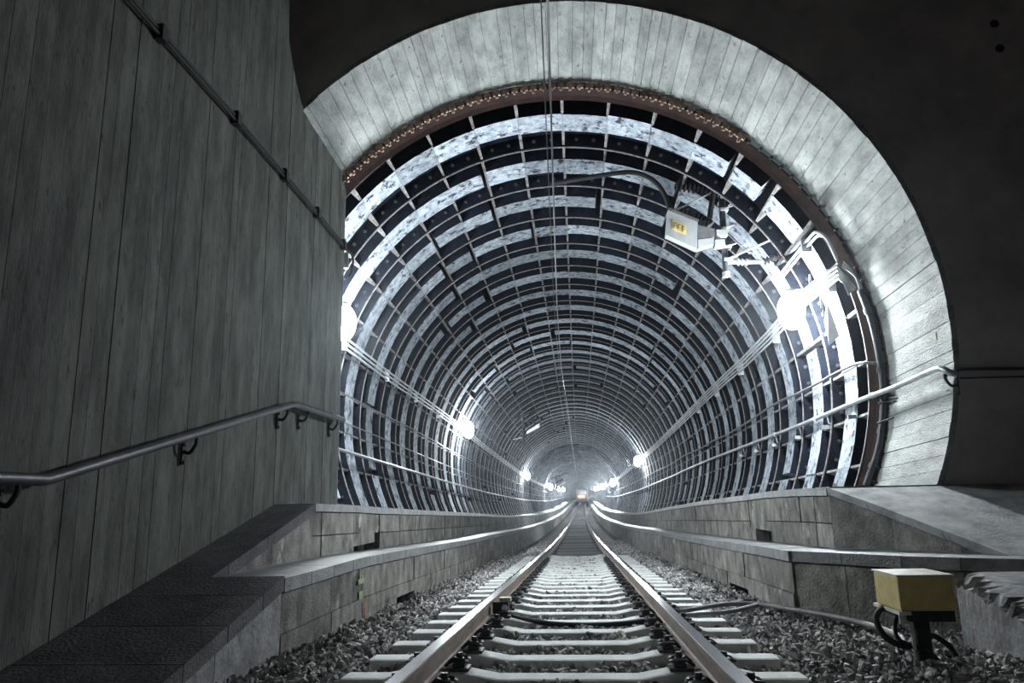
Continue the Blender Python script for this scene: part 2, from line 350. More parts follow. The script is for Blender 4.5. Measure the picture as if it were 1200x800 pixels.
# ---- ledges along both sides
def block(parent, name, mt, P0, P1, N, t, zt0, zt1, zb0, zb1, gap=.006, target=None):
    """upright block between plan points P0,P1; N outward plan direction, thickness t"""
    P0 = Vector((P0[0],P0[1],0)); P1 = Vector((P1[0],P1[1],0)); d = (P1-P0); L = d.length; d.normalize()
    a = P0+d*gap; c = P1-d*gap; k = Vector((N[0],N[1],0))*t
    pts = [(a,zb0),(c,zb1),(c+k,zb1),(a+k,zb0),(a,zt0),(c,zt1),(c+k,zt1),(a+k,zt0)]
    pts = [(p.x,p.y,z) for p,z in pts]
    if target is not None: target.hexa(pts); return
    return MB().hexa(pts).build(name, mt, parent)
def XL(s, Y): return cx(Y)+s*1.935
def XU(s, Y): return cx(Y)+s*2.45
for s in (-1, 1):
    side = 'left' if s < 0 else 'right'
    yst = 5.06 if s < 0 else 6.95
    ysu = 7.05 if s < 0 else 7.36
    Yl = [yst]+[y for y in bedY if y > yst+.5]
    Yu = [ysu]+[y for y in bedY if y > ysu+.5]
    b = MB()
    b.grid([[(XL(s,Y)+s*.2,Y,zr(Y)-.6),(XL(s,Y)+s*.2,Y,low(Y)-.09),(XU(s,Y)+s*.25,Y,low(Y)-.09)] for Y in Yl])
    b.grid([[(XU(s,Y)+s*.2,Y,low(Y)-.3),(XU(s,Y)+s*.2,Y,upz(Y,s)-.07),(XU(s,Y)+s*1.6,Y,upz(Y,s)-.07)] for Y in Yu])
    core = setp(b.build('wall_ledge_'+side, MT['core']), kind='structure')
    SM, SC = MB(), MB()
    # lower wall
    def run(y0, f, L, fn):
        y = y0; 
        while y < 232:
            l = L(y); fn(y, y+l); y += l
    LIM = 19 
    def lcap(ya, yb):
        ind = ya < LIM; T = None if ind else SC
        block(core, 'cap_slab', MT['cap'], (XL(s,ya)-s*.02,ya), (XL(s,yb)-s*.02,yb), (s,0), .52, low(ya)+random.uniform(-.003,.003)*ind, low(yb), low(ya)-.09, low(yb)-.09, .005, T)
    run(yst, None, lambda y: .52 if y < 7.4 else (1.0 if y < 19 else (2.0 if y < 60 else 6)), lcap)
    joints = {-1:[5.06,6.10,6.97,9.17,10.2,11.25,12.5], 1:[6.95,7.95,8.92,9.95,10.9,12.0,13.1]}[s]
    joints = joints+[joints[-1]+1.1*(i+1) for i in range(6)]
    while joints[-1] < 232: joints.append(joints[-1]+(1.1 if joints[-1] < 60 else 6))
    hole = {-1:(8.3,9.17), 1:(8.8,9.85)}[s]
    for ya, yb in zip(joints[:-1], joints[1:]):
        T = None if ya < LIM else SM
        off = random.uniform(-.006,.006)
        block(core, 'wall_block', MT['block'], (XL(s,ya)+off,ya), (XL(s,yb)+off,yb), (s,0), .18, low(ya)-.10, low(yb)-.10, low(ya)-.36, low(yb)-.36, .006, T)
        segs = [(ya,yb)]
        for (a_, c_) in segs:
            off = random.uniform(-.006,.006)-s*.006
            if a_ < hole[1] and c_ > hole[0]:       # drain opening: block only above it and beside it
                block(core, 'wall_block', MT['block'], (XL(s,a_)+off,a_), (XL(s,c_)+off,c_), (s,0), .18, low(a_)-.365, low(c_)-.365, low(a_)-.49, low(c_)-.49, .006, T)
                if a_ < hole[0]-.05: block(core, 'wall_block', MT['block'], (XL(s,a_)+off,a_), (XL(s,hole[0])+off,hole[0]), (s,0), .18, low(a_)-.49, low(a_)-.49, zr(a_)-.45, zr(a_)-.45, .003, T)
                if c_ > hole[1]+.05: block(core, 'wall_block', MT['block'], (XL(s,hole[1])+off,hole[1]), (XL(s,c_)+off,c_), (s,0), .18, low(c_)-.49, low(c_)-.49, zr(c_)-.45, zr(c_)-.45, .003, T)
            else:
                block(core, 'wall_block', MT['block'], (XL(s,a_)+off,a_), (XL(s,c_)+off,c_), (s,0), .18, low(a_)-.365, low(c_)-.365, zr(a_)-.45, zr(c_)-.45, .006, T)
    # upper wall
    ju = {-1:[7.05,7.3,8.38,9.5,10.6,11.9,13.0,14.2], 1:[7.36,7.85,8.35,9.65,10.8,12.1,13.3,14.5]}[s]
    ju = ju+[ju[-1]+1.15*(i+1) for i in range(4)]
    while ju[-1] < 232: ju.append(ju[-1]+(1.15 if ju[-1] < 60 else 6))
    uhole = {-1:(8.5,9.42), 1:(9.65,10.75)}[s]
    for ya, yb in zip(ju[:-1], ju[1:]):
        T = None if ya < LIM else SM; TC = None if ya < LIM else SC
        block(core, 'coping_slab', MT['cap'], (XU(s,ya)-s*.02,ya), (XU(s,yb)-s*.02,yb), (s,0), 1.5, upz(ya,s), upz(yb,s), upz(ya,s)-.075, upz(yb,s)-.075, .004, TC)
        off = random.uniform(-.005,.005); g2 = .035 if (s < 0 and abs(yb-9.5) < .01) else .006
        block(core, 'wall_block', MT['block'], (XU(s,ya)+off,ya), (XU(s,yb)+off,yb-g2*1.5), (s,0), .18, upz(ya,s)-.085, upz(yb,s)-.085, (upz(ya,s)+low(ya))/2-.05, (upz(yb,s)+low(yb))/2-.05, .006, T)
        off = random.uniform(-.005,.005)
        m0 = (upz(ya,s)+low(ya))/2-.06; m1 = (upz(yb,s)+low(yb))/2-.06
        if abs(ya-uhole[0]) < .3 or (s < 0 and ya < 8.5 < yb and False):
            hz = .12 if s > 0 else .14
            block(core, 'wall_block', MT['block'], (XU(s,ya)+off,ya), (XU(s,uhole[1]-(.12 if s<0 else 0))+off,uhole[1]-(.15 if s<0 else 0)), (s,0), .18, m0, m0, m0-hz, m0-hz, .006, T)
            if s > 0: block(core, 'wall_block', MT['block'], (XU(s,uhole[1]-.25)+off,uhole[1]-.25), (XU(s,yb)+off,yb), (s,0), .18, m0-hz, m0-hz, low(yb)-.02, low(yb)-.02, .006, T)
            continue
        block(core, 'wall_block', MT['block'], (XU(s,ya)+off,ya), (XU(s,yb)+off,yb), (s,0), .18, m0, m1, low(ya)-.02, low(yb)-.02, .006, T)
    o = SM.build('wall_block', MT['block'], core); o['kind'] = 'stuff'
    o = SC.build('cap_slab', MT['cap'], core); o['kind'] = 'stuff'
    if s < 0: ledge_l = core
    else: ledge_r = core

# left ramp: plane falling towards the camera
def zl(Y): return -.012-.235*(7.05-Y)
core = ledge_l
MB().hexa([(-3.3,1.2,-1.9),(-2.22,1.2,-1.9),(-2.22,5.06,-1.6),(-3.3,5.06,-1.6),(-3.3,1.2,zl(1.2)-.1),(-2.22,1.2,zl(1.2)-.1),(-2.22,5.06,zl(5.06)-.1),(-3.3,5.06,zl(5.06)-.1)]).build('ramp_core', MT['core'], core)
for ya, yb in ((1.2,1.8),(1.8,2.45),(2.45,3.1),(3.1,3.78),(3.78,4.25),(4.25,4.71),(4.71,5.05)):
    for (xa, xb, nm) in ((-2.93,-2.20,'ramp_slab'),(-2.195,-2.0,'edge_slab')):
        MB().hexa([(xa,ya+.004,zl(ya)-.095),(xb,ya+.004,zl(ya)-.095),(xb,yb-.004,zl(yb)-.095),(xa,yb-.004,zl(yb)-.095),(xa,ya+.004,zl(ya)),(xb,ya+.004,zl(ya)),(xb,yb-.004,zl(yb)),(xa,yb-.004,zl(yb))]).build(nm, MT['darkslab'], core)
for ya, yb in ((1.2,2.4),(2.4,3.25),(3.25,4.15),(4.15,5.055)):
    MB().hexa([(-2.2,ya+.004,-1.5),(-2.02,ya+.004,-1.5),(-2.02,yb-.002,-1.5),(-2.2,yb-.002,-1.5),(-2.2,ya+.004,zl(ya)-.10),(-2.02,ya+.004,zl(ya)-.10),(-2.02,yb-.002,zl(yb)-.10),(-2.2,yb-.002,zl(yb)-.10)]).build('wall_block', MT['pier'], core)
for ya, yb in ((4.93,5.30),(5.30,5.97),(5.97,7.04)):
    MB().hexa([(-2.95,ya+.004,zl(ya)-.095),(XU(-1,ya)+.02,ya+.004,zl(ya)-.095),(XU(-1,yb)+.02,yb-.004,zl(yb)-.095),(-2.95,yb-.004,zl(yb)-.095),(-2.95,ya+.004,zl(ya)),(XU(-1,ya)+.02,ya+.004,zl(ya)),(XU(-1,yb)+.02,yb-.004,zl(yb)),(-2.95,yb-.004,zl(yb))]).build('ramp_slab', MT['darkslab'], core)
for ya, yb in ((5.1,6.1),(6.1,7.05)):
    MB().hexa([(XU(-1,ya)-.2,ya+.004,-.55),(XU(-1,ya),ya+.004,-.55),(XU(-1,yb),yb-.004,-.55),(XU(-1,yb)-.2,yb-.004,-.55),(XU(-1,ya)-.2,ya+.004,zl(ya)-.10),(XU(-1,ya),ya+.004,zl(ya)-.10),(XU(-1,yb),yb-.004,zl(yb)-.10),(XU(-1,yb)-.2,yb-.004,zl(yb)-.10)]).build('wall_block', MT['block'], core)
MB().box(XU(-1,5)+.002-.6, XU(-1,5)+.02, 5.0, 7.1, -.6, -.5).build('ledge_fill', MT['cap'], core)
# survey marks sprayed on the left ledge
x = XL(-1,6.9)+.012
b = MB()
for (ya,yb,za,zb) in ((6.80,6.99,-.735,-.69),(6.86,6.89,-.69,-.60),(6.92,6.945,-.69,-.61),(6.84,6.96,-.87,-.80)): b.box(x, x+.002, ya, yb, za, zb)
b.build('green_spray_mark', MT['chalk_g'], core)
b = MB()
for (ya,yb,za,zb) in ((6.95,6.985,-1.12,-.90),(7.01,7.05,-1.13,-.90),(6.97,7.03,-1.16,-1.0)): b.box(x+.004, x+.006, ya, yb, za, zb)
b.build('red_spray_mark', MT['chalk_r'], core)

# right side: flaring ledge, upper ramp, pier
core = ledge_r
lp = [(1.85,6.95,-.505),(2.13,6.50,-.495),(2.42,6.05,-.488),(2.72,5.78,-.484),(3.03,5.55,-.48),(3.8,5.1,-.48)]
for i in range(len(lp)-1):
    (xa,ya,za),(xb,yb,zb) = lp[i], lp[i+1]; d = Vector((xb-xa,yb-ya,0)).normalized(); N = Vector((-d.y,d.x,0)); N = N if N.y > 0 or N.x > 0 else -N
    N = Vector((d.y*-1,d.x,0)); N = N if N.x > 0 else -N
    block(core, 'cap_slab', MT['cap'], (xa,ya), (xb,yb), (N.x,N.y), .62, za, zb, za-.09, zb-.09, .004)
    block(core, 'wall_block', MT['block'], (xa+.02,ya), (xb+.02,yb), (N.x,N.y), .18, za-.10, zb-.10, -1.5, -1.5, .004)
# upper flaring wall and the ramp surface
def zrp(Y): return .045 if Y > 7.33 else .045-.352*(7.33-Y)
def xrp(Y): return 2.36+.5*(7.36-Y)
rp = [7.36,6.96,6.31,5.84,5.55]
for ya, yb in zip(rp[:-1], rp[1:]):
    MB().hexa([(xrp(ya),ya-.007,zrp(ya)-.075),(xrp(yb),yb+.007,zrp(yb)-.075),(6.3,yb+.004,zrp(yb)-.075),(6.3,ya-.004,zrp(ya)-.075),(xrp(ya)-.02,ya-.004,zrp(ya)),(xrp(yb)-.02,yb+.004,zrp(yb)),(3.45,yb+.004,zrp(yb)),(3.45,ya-.004,zrp(ya))]).build('ramp_slab', MT['ramp'], core)
    MB().hexa([(3.455,ya-.004,zrp(ya)-.075),(3.455,yb+.004,zrp(yb)-.075),(6.3,yb+.004,zrp(yb)-.075),(6.3,ya-.004,zrp(ya)-.075),(3.455,ya-.004,zrp(ya)-.004),(3.455,yb+.004,zrp(yb)-.004),(6.3,yb+.004,zrp(yb)-.004),(6.3,ya-.004,zrp(ya)-.004)]).build('ramp_slab', MT['ramp'], core)
for ya, yb in ((7.36,6.75),(6.75,6.2),(6.2,5.7)):
    zz = lambda Y: max(zrp(Y)-.08, -.58)
    MB().hexa([(xrp(ya),ya-.004,-.6),(xrp(yb),yb+.004,-.6),(xrp(yb)+.25,yb+.004,-.6),(xrp(ya)+.25,ya-.004,-.6),(xrp(ya),ya-.004,zz(ya)),(xrp(yb),yb+.004,zz(yb)),(xrp(yb)+.25,yb+.004,zz(yb)),(xrp(ya)+.25,ya-.004,zz(ya))]).build('wall_block', MT['block'], core)
MB().box(2.75,6.3,7.30,7.72,-.6,-.04).build('landing_core', MT['core'], core)
MB().box(2.36,7.0,7.33,7.75,-.035,.045).build('landing_slab', MT['ramp'], core)
# broken-edged pier in front, right
b = MB(); n = 70; rows = []
yy = np.append(np.linspace(5.42, 3.6, n-2), [2.4, 1.0])
jag = [random.uniform(-.03,.03)+.03*math.sin(_*.9)*math.sin(_*.37) for _ in range(n)]; jz = [random.uniform(-.012,.008) for _ in range(n)]
zt = lambda Y: -.548-.165*(5.42-Y)
for i, Y in enumerate(yy):
    rows.append([(2.50,Y,-1.6),(2.50+random.uniform(-.004,.004),Y,zt(Y)-.13),(2.50,Y,zt(Y)-.075+jz[i]*2),(2.53-jag[i],Y,zt(Y)-.06+jz[i]),(2.56-jag[i]*1.5,Y,zt(Y)-.015+jz[i]),(2.64,Y,zt(Y)),(6.0,Y,zt(Y))])
b.grid(rows); b.poly([(2.5,5.42,-1.6),(2.5,5.42,zt(5.42)-.07),(2.64,5.42,zt(5.42)),(6.0,5.42,zt(5.42)),(6.0,5.42,-1.6)])
b.build('broken_pier', MT['pier'], core)

# ---- ballast
def hull_template(seed):
    r = random.Random(seed); bm = bmesh.new()
    sx, sy, sz = 1.15, r.uniform(.6,.95), r.uniform(.45,.8)
    for i in range(8):
        v = Vector((r.gauss(0,1), r.gauss(0,1), r.gauss(0,1))).normalized()*r.uniform(.8,1.1)
        bm.verts.new((v.x*sx, v.y*sy, v.z*sz))
    res = bmesh.ops.convex_hull(bm, input=bm.verts)
    bmesh.ops.delete(bm, geom=[g for g in res['geom_interior'] if isinstance(g, bmesh.types.BMVert)], context='VERTS')
    bmesh.ops.triangulate(bm, faces=bm.faces)
    bm.verts.index_update(); V = np.array([v.co[:] for v in bm.verts]); Fc = np.array([[v.index for v in f.verts] for f in bm.faces]); bm.free(); return V, Fc
TPL = [hull_template(s) for s in range(14)]
def rotm(n):
    q = rng.normal(size=(n,4)); q /= np.linalg.norm(q,axis=1)[:,None]; w_,x,y,z = q.T
    return np.stack([np.stack([1-2*(y*y+z*z),2*(x*y-z*w_),2*(x*z+y*w_)],1),np.stack([2*(x*y+z*w_),1-2*(x*x+z*z),2*(y*z-x*w_)],1),np.stack([2*(x*z-y*w_),2*(y*z+x*w_),1-2*(x*x+y*y)],1)],1)
SL0 = 4.409-.6; SLP = .60            # first sleeper front edge, spacing
def in_sleeper(x, y):
    k = np.floor((y-SL0)/SLP); f = y-SL0-k*SLP
    return (np.abs(x+.085) < 1.33) & (f > -.02) & (f < .24) & (y < 20)
def rail_clear(x): return np.minimum(np.abs(x+.085-.75), np.abs(x+.085+.75)) > .10
pos = []
def scatter(y0, y1, den, s0, s1, layers=1):
    n = int((y1-y0)*5.6*den); x = rng.uniform(-2.1, 3.5, n); y = rng.uniform(y0, y1, n)
    right = np.where(y < 6.95, np.where(y < 5.45, 2.48, np.interp(y, [5.4,5.55,6.05,6.5,6.95], [3.2,3.0,2.42,2.13,1.85])), 1.84)
    ok = (x > -2.0) & (x < right) & rail_clear(x); x, y = x[ok], y[ok]
    ins = in_sleeper(x, y)
    keep = ~ins; x, y = x[keep], y[keep]
    z = np.array([zr(a) for a in y])-.255
    out = np.abs(x+.085) > 1.36
    edge = np.clip((np.abs(x+.085)-1.5)/.35, 0, 1)
    z = z + np.where(out, .03+.05*edge, 0) + np.where(np.abs(x+.085) < .66, .022, 0)
    z = z + rng.uniform(-.025, .022, len(z)) + .012*np.sin(x*9+y*5)
    s = rng.uniform(s0, s1, len(x))
    for t in zip(x, y, z, s): pos.append(t)
scatter(.5, 3.3, 350, .028, .045); scatter(3.3, 7.0, 780, .022, .042); scatter(7.0, 11, 560, .023, .042); scatter(11, 20, 300, .026, .046)
def scatter_far(y0, y1, den):
    n = int((y1-y0)*3.8*den); x = rng.uniform(-1.95, 1.8, n); y = rng.uniform(y0, y1, n); ok = np.abs(x+.085) > .9; x, y = x[ok], y[ok]
    for a, c in zip(x, y): pos.append((a, c, zr(c)-.25+random.uniform(-.02,.02), random.uniform(.03,.05)))
scatter_far(20, 34, 110)
pos = np.array(pos); order = np.argsort(pos[:,1] - 6*(pos[:,3]-.03)); pos = pos[order]
# nearest 300 in view as parts of their own
near = [p for p in pos if p[1] > 3.75][:300]; near_set = {tuple(p) for p in near}
stm = [mesh('ballast_stone', V, [tuple(f) for f in Fc], MT['stone']) for V, Fc in TPL]
for p in near:
    o = link('ballast_stone', random.choice(stm), floor); o.location = p[:3]; o.scale = (p[3],)*3; o.rotation_euler = tuple(random.uniform(0,6.28) for _ in range(3))
rest = np.array([p for p in pos if tuple(p) not in near_set]); n = len(rest); Rm = rotm(n); tid = rng.integers(0, len(TPL), n)
Vs, Fs, base = [], [], 0
for t in range(len(TPL)):
    idx = np.where(tid == t)[0]; V, Fc = TPL[t]
    W = np.einsum('nij,vj->nvi', Rm[idx], V)*rest[idx,3][:,None,None]+rest[idx,:3][:,None,:]
    Vs.append(W.reshape(-1,3)); k = len(V)
    Fs.append((Fc[None]+(base+np.arange(len(idx))*k)[:,None,None]).reshape(-1,3)); base += len(idx)*k
Vs = np.concatenate(Vs); Fs = np.concatenate(Fs)
m = bpy.data.meshes.new('ballast'); m.vertices.add(len(Vs)); m.vertices.foreach_set('co', Vs.astype(np.float32).ravel())
m.loops.add(len(Fs)*3); m.loops.foreach_set('vertex_index', Fs.astype(np.int32).ravel())
m.polygons.add(len(Fs)); m.polygons.foreach_set('loop_start', (np.arange(len(Fs))*3).astype(np.int32)); m.polygons.foreach_set('use_smooth', np.zeros(len(Fs), dtype=bool)); m.update(calc_edges=True); m.validate()
m.materials.append(MT['stone'])
# per-stone shade stays a property of the stone
at = m.color_attributes.new('tone', 'FLOAT_COLOR', 'POINT')
tone = []
for t in range(len(TPL)):
    k = len(TPL[t][0]); c = np.repeat(rng.uniform(.55,1.6,(tid==t).sum()), k); tone.append(c)
tone = np.concatenate(tone); at.data.foreach_set('color', np.stack([tone,tone,tone,np.ones_like(tone)],1).astype(np.float32).ravel())
ms = MT['stone'].copy(); ms.name = 'ballast_stone_bulk'; nt = ms.node_tree
hs = [x for x in nt.nodes if x.type == 'HUE_SAT'][0]; an_ = nt.nodes.new('ShaderNodeAttribute'); an_.attribute_name = 'tone'
for l in list(nt.links):
    if l.to_socket == hs.inputs['Value']: nt.links.remove(l)
nt.links.new(an_.outputs['Fac'], hs.inputs['Value']); m.materials[0] = ms
bal = link('ballast', m, floor); bal['kind'] = 'stuff'

# ================================================================== RAILWAY TRACK
track = setp(empty('railway_track', (-.085, 3.5, zr(3.5)-.2)), 'single railway track running straight into the tunnel, shiny rail heads on concrete sleepers', 'railway track')
def pc(o, parent): # keep world placement under an unrotated parent
    o.parent = parent; o.location = Vector(o.location)-world_loc(parent); return o
def world_loc(o):
    v = Vector(o.location)
    while o.parent is not None: o = o.parent; v += Vector(o.location)
    return v
prof = [(-.036,0),(-.032,.0),(.032,0),(.036,-.006),(.036,-.036),(.009,-.05),(.009,-.125),(.02,-.132),(.075,-.146),(.075,-.157),(-.075,-.157),(-.075,-.146),(-.02,-.132),(-.009,-.125),(-.009,-.05),(-.036,-.036),(-.036,-.006)]
prof[0] = (-.034,-.001)
ry = [-2.5,0,2,3,4,5,6,7,8,9,10,11,12,13,14,15,16,17,18,19,20,22,24,26,28,30,33,36,39,42,46,50,55,60,66,72,80,88,96,104,112,120,130,140,150,160,170,180,190]
for s in (-1, 1):
    b = MB(); rows = [[(cx(Y)+s*.7515+px, Y, zr(Y)+pz) for px, pz in prof] for Y in ry]
    b.grid(rows, True); b.f.append(tuple(range(len(prof)))); o = b.build('rail', MT['railside'])
    o.data.materials.append(MT['steel'])
    for p in o.data.polygons:
        if p.normal.z > .6 and max(o.data.vertices[v].co.z-zr(o.data.vertices[v].co.y) for v in p.vertices) > -.01: p.material_index = 1
    pc(o, track)
# sleepers
sp = [(-1.3,0),(-1.05,0),(-.93,.028),(-.58,.028),(-.40,-.005),(.40,-.005),(.58,.028),(.93,.028),(1.05,0),(1.3,0)]
b = MB(); rows = []
for x, z in sp: rows.append([(x,-.03,-.2),(x,0,z),(x,.015,z+.006),(x,.185,z+.006),(x,.20,z),(x,.23,-.2)])
b.grid(rows); b.f.append((0,1,2,3,4,5)); k = len(rows)*6; b.f.append(tuple(range(k-6,k)))
sl_mesh = b.build('sleeper', MT['sleeper']); slm = sl_mesh.data; bpy.data.objects.remove(sl_mesh)
# rail clip: dark base plate, spring clamp and screw
b = MB(); b.box(-.07,.06,-.07,.07,0,.018); b.box(-.035,.035,-.045,.045,.018,.04)
b.tube(curve_pts([(-.075,-.05,.03),(-.03,-.075,.06),(.04,-.06,.055),(.045,-.03,.05),(-.01,-.02,.06),(-.03,0,.065),(-.01,.02,.06),(.045,.03,.05),(.04,.06,.055),(-.03,.075,.06),(-.075,.05,.03)],3),.011,5)
b.lathe((.0,0,.02),(0,0,1),[(0,.03),(.045,.03),(.045,.02),(.075,.02),(.075,0)],6)
o = b.build('rail_clip', MT['clip']); clm = o.data; bpy.data.objects.remove(o)
for i in range(-9, 27):
    Y = SL0+SLP*i
    s_ = link('sleeper', slm, track); s_.location = Vector((cx(Y)+random.uniform(-.012,.012), Y, zr(Y)-.188))-Vector(track.location); s_.rotation_euler = (-.0316,0,random.uniform(-.006,.006))
    if i < 22:
        for sx in (-1,1):
            for io in (-1,1):
                c_ = link('rail_clip', clm, s_); c_.location = (sx*.7515+io*.125, .10, .034); c_.rotation_euler = (0,0,0 if io > 0 else PI)
# cover boards between the rails further in
Y = SL0+SLP*27
while Y < 170:
    L = random.choice([.55,.75,1.1,1.6]) if Y < 45 else random.choice([2,3,4.5]); z0 = zr(Y)-.19+random.uniform(-.03,.015); z1 = zr(Y+L)-.17+random.uniform(-.008,.008)
    o = MB().hexa([(cx(Y)-.66,Y,z0-.05),(cx(Y)+.66,Y,z0-.05),(cx(Y+L)+.66,Y+L-.12,z1-.05),(cx(Y+L)-.66,Y+L-.12,z1-.05),(cx(Y)-.66,Y,z0),(cx(Y)+.66,Y,z0),(cx(Y+L)+.66,Y+L-.12,z1),(cx(Y+L)-.66,Y+L-.12,z1)]).build('cover_board', MT['panel'])
    pc(o, track); Y += L

# contact wire with its catenary wire, overhead
b = MB(); wy = [1.5,3,5.45,7.5,9.5,14.5,20.5,28.7,40,55,80,110,150]
wxs = lambda Y: float(np.interp(Y,[1.5,5.45,7.5,9.5,14.5,20.5,28.7,150],[-.09,-.11,-.154,-.197,-.3,-.36,-.3,0]))
wzs = lambda Y: float(np.interp(Y,[1.5,5.45,20.5,28.7],[4.2,4.078,3.60,3.36])) if Y < 28.7 else zr(Y)+4.9
b.tube([(wxs(Y)+.012,Y,wzs(Y)) for Y in [-3]+wy], .011, 8)
cw = b.build('contact_wire', MT['wire'], smooth=True); setp(cw, 'thick overhead contact wire hanging over the middle of the track', 'overhead wire')
b = MB(); b.tube([(wxs(Y)-.045,Y,wzs(Y)+.03) for Y in [-3]+wy], .006, 6)
setp(b.build('companion_wire', MT['wire'], smooth=True), 'thinner dark wire running just left of the overhead contact wire', 'overhead wire')

# ================================================================== LAMPS
def make_lamp(sgn):
    t = empty('tunnel_lamp')
    MB().lathe((0,0,0),(0,0,1),[(-.27,0),(-.262,.05),(-.22,.11),(-.14,.155),(-.03,.175),(.07,.17),(.15,.135),(.21,.09),(.23,0)],16).build('lamp_globe', MT['lamp'], t, True)
    b = MB(); b.lathe((0,0,.20),(0,0,1),[(0,.06),(.0,.09),(.05,.09),(.09,.05),(.09,0)],12); b.box(-.05 if sgn > 0 else -.62,.62 if sgn > 0 else .05,-.03,.03,.24,.28); b.build('lamp_bracket', MT['galv'], t)
    b = MB(); b.box(sgn*.62-.03,sgn*.62+.03,-.09,.09,.12,.4); b.build('mounting_plate', MT['galv'], t)
    return t
pl, pr = make_lamp(-1), make_lamp(1)
_ = 0
LL = [(-3.25,10.0,2.52,'white tunnel lamp half hidden behind the end of the board-marked wall'),
      (-3.42,23.39,2.18,'second tunnel lamp from the board-marked wall, on the left side of the lining'),
      (-3.45,51.5,1.52,'third tunnel lamp from the board-marked wall, small, just left of the far cluster'),
      (-3.1,85,None,'fourth lamp on the left side, outermost of the far left cluster'),
      (-3.05,115,None,'fifth lamp on the left side, inside the far left cluster'),
      (-2.9,150,None,'sixth lamp on the left side, nearest the far train in the left cluster')]
RR = [(2.97,9.98,2.42,'big glaring white tunnel lamp on the right beside the pale conduits'),
      (3.07,38.5,1.74,'second tunnel lamp on the right, at the end of the sloping conduits'),
      (3.11,67.9,1.22,'third tunnel lamp on the right, just beyond the second'),
      (3.0,92,None,'fourth lamp on the right side, outermost of the far right cluster'),
      (3.1,120,None,'fifth lamp on the right side, inside the far right cluster'),
      (3.4,150,None,'sixth lamp on the right side, nearest the far train in the right cluster')]
for proto, lst, grp in ((pl, LL, 'lamps on the left of the tunnel'), (pr, RR, 'lamps on the right of the tunnel')):
    for i, (x, Y, z, lab) in enumerate(lst):
        o = proto if i == 0 else copy_tree(proto)
        o.location = (x, Y, z if z is not None else zr(Y)+3.4)
        if Y > 60: o.scale = (1.35,1.35,1.35)
        setp(o, lab, 'lamp', grp)

# ================================================================== PIPES AND CONDUITS
def line_tube(name, x, h, ys_, r, mt, label, cat, k=8, wob=0, parent=None):
    pts = []
    for i, Y in enumerate(ys_):
        pts.append((cx(Y)+.085+x+(random.uniform(-wob,wob) if wob else 0), Y, zr(Y)+h(Y)+(random.uniform(-wob,wob) if wob else 0)))
    o = MB().tube(pts, r, k).build(name, mt, parent, True)
    if label: setp(o, label, cat)
    return o
fy = [12,14,16,18,20,23,26,30,35,40,46,52,60,70,85,100,130,160]
cond = lambda dz: (lambda Y: float(np.interp(Y,[9,14,22,30,60,160],[3.56,3.55,3.66,3.6,3.45,3.4]))+dz)
t = setp(empty('conduit_run', (-3.58,9,2.6)), 'bundle of three pale conduits on the left tunnel wall below the first lamp', 'conduit')
for k in range(3):
    o = line_tube('conduit', -3.58-.02*k+.01, cond(-.07*k), [9.1,10,11]+fy, .02, MT['conduit'], None, None, 8); pc(o, t)
for Y in (11.2,13.9,16.5,19.2,21.9):
    o = MB().box(-3.66,-3.58,Y-.012,Y+.012,zr(Y)+3.38,zr(Y)+3.60).build('conduit_clamp', MT['galv']); pc(o, t)
t = setp(empty('conduit_run', (3.2,9,2.6)), 'bundle of four white conduits on the right wall running behind the big lamp', 'conduit')
for k in range(4):
    f_ = lambda Y, k=k: float(np.interp(Y,[8.8,10,13,17,27,60,160],[3.50,3.56,3.47,3.54,3.5,3.42,3.4]))+.05*k-.05
    pts = [(3.33+.02*k,8.86-.02*k,zr(8.8)+3.25+.02*k),(3.27,8.8,zr(8.8)+3.38+.04*k),(3.235,8.86,zr(8.9)+3.47+.05*k)]+[(3.22-.02*k+(cx(Y)+.085),Y,zr(Y)+f_(Y)) for Y in [9.4,10,11]+fy]
    o = MB().tube(pts,.017,8).build('conduit', MT['conduit'], None, True); pc(o, t)
for Y in (9.3,12.0,14.7,17.3,20.0):
    o = MB().box(3.24,3.34,Y-.03,Y+.03,zr(Y)+3.42,zr(Y)+3.72).build('conduit_clamp', MT['galv']); pc(o, t)
t = setp(empty('short_conduit_run', (3.04,9,3.1)), 'short pair of white conduits bent over the tunnel rim above the big lamp', 'conduit')
for k in range(2):
    pts = curve_pts([(3.24,8.86,2.78-.03*k),(3.14,8.84,3.02+.0*k),(3.05+.03*k,8.90,3.13-.045*k),(3.035+.03*k,9.1,3.15-.045*k),(3.03+.03*k,9.9,3.12-.045*k),(3.03+.03*k,10.55,3.09-.045*k)],4)
    o = MB().tube(pts,.019,8).build('conduit', MT['conduit'], None, True); pc(o, t)
o = MB().box(3.0,3.12,9.35,9.40,3.03,3.2).build('conduit_clamp', MT['galv']); pc(o, t)
# bent pipe on the rim of the lining
t = setp(empty('rim_pipe', (3.5,8.85,2.3)), 'dark curved pipe standing against the rim of the first ring on the right', 'pipe')
pts = curve_pts([(3.47,8.86,2.36),(3.545,8.83,1.95),(3.57,8.80,1.45),(3.55,8.80,1.0),(3.45,8.82,.5),(3.27,8.87,.06)],6)
o = MB().tube(pts,.042,12).build('pipe', MT['darkpipe'], None, True); pc(o, t)
for i in (4, 13, 22, 27):
    p = pts[i]; d = (pts[i+1]-p).normalized(); o = MB().tube([p-d*.03, p+d*.03],.054,12).build('pipe_collar', MT['darkpipe']); pc(o, t)
for k in range(3):
    o = MB().tube(curve_pts([(3.30-.01*k,8.84,2.72-.03*k),(3.38,8.82,2.6-.02*k),(3.44+.01*k,8.84,2.45),(3.47+.01*k,8.86,2.33)],4),.011,6).build('lead', MT['conduit'], None, True); pc(o, t)
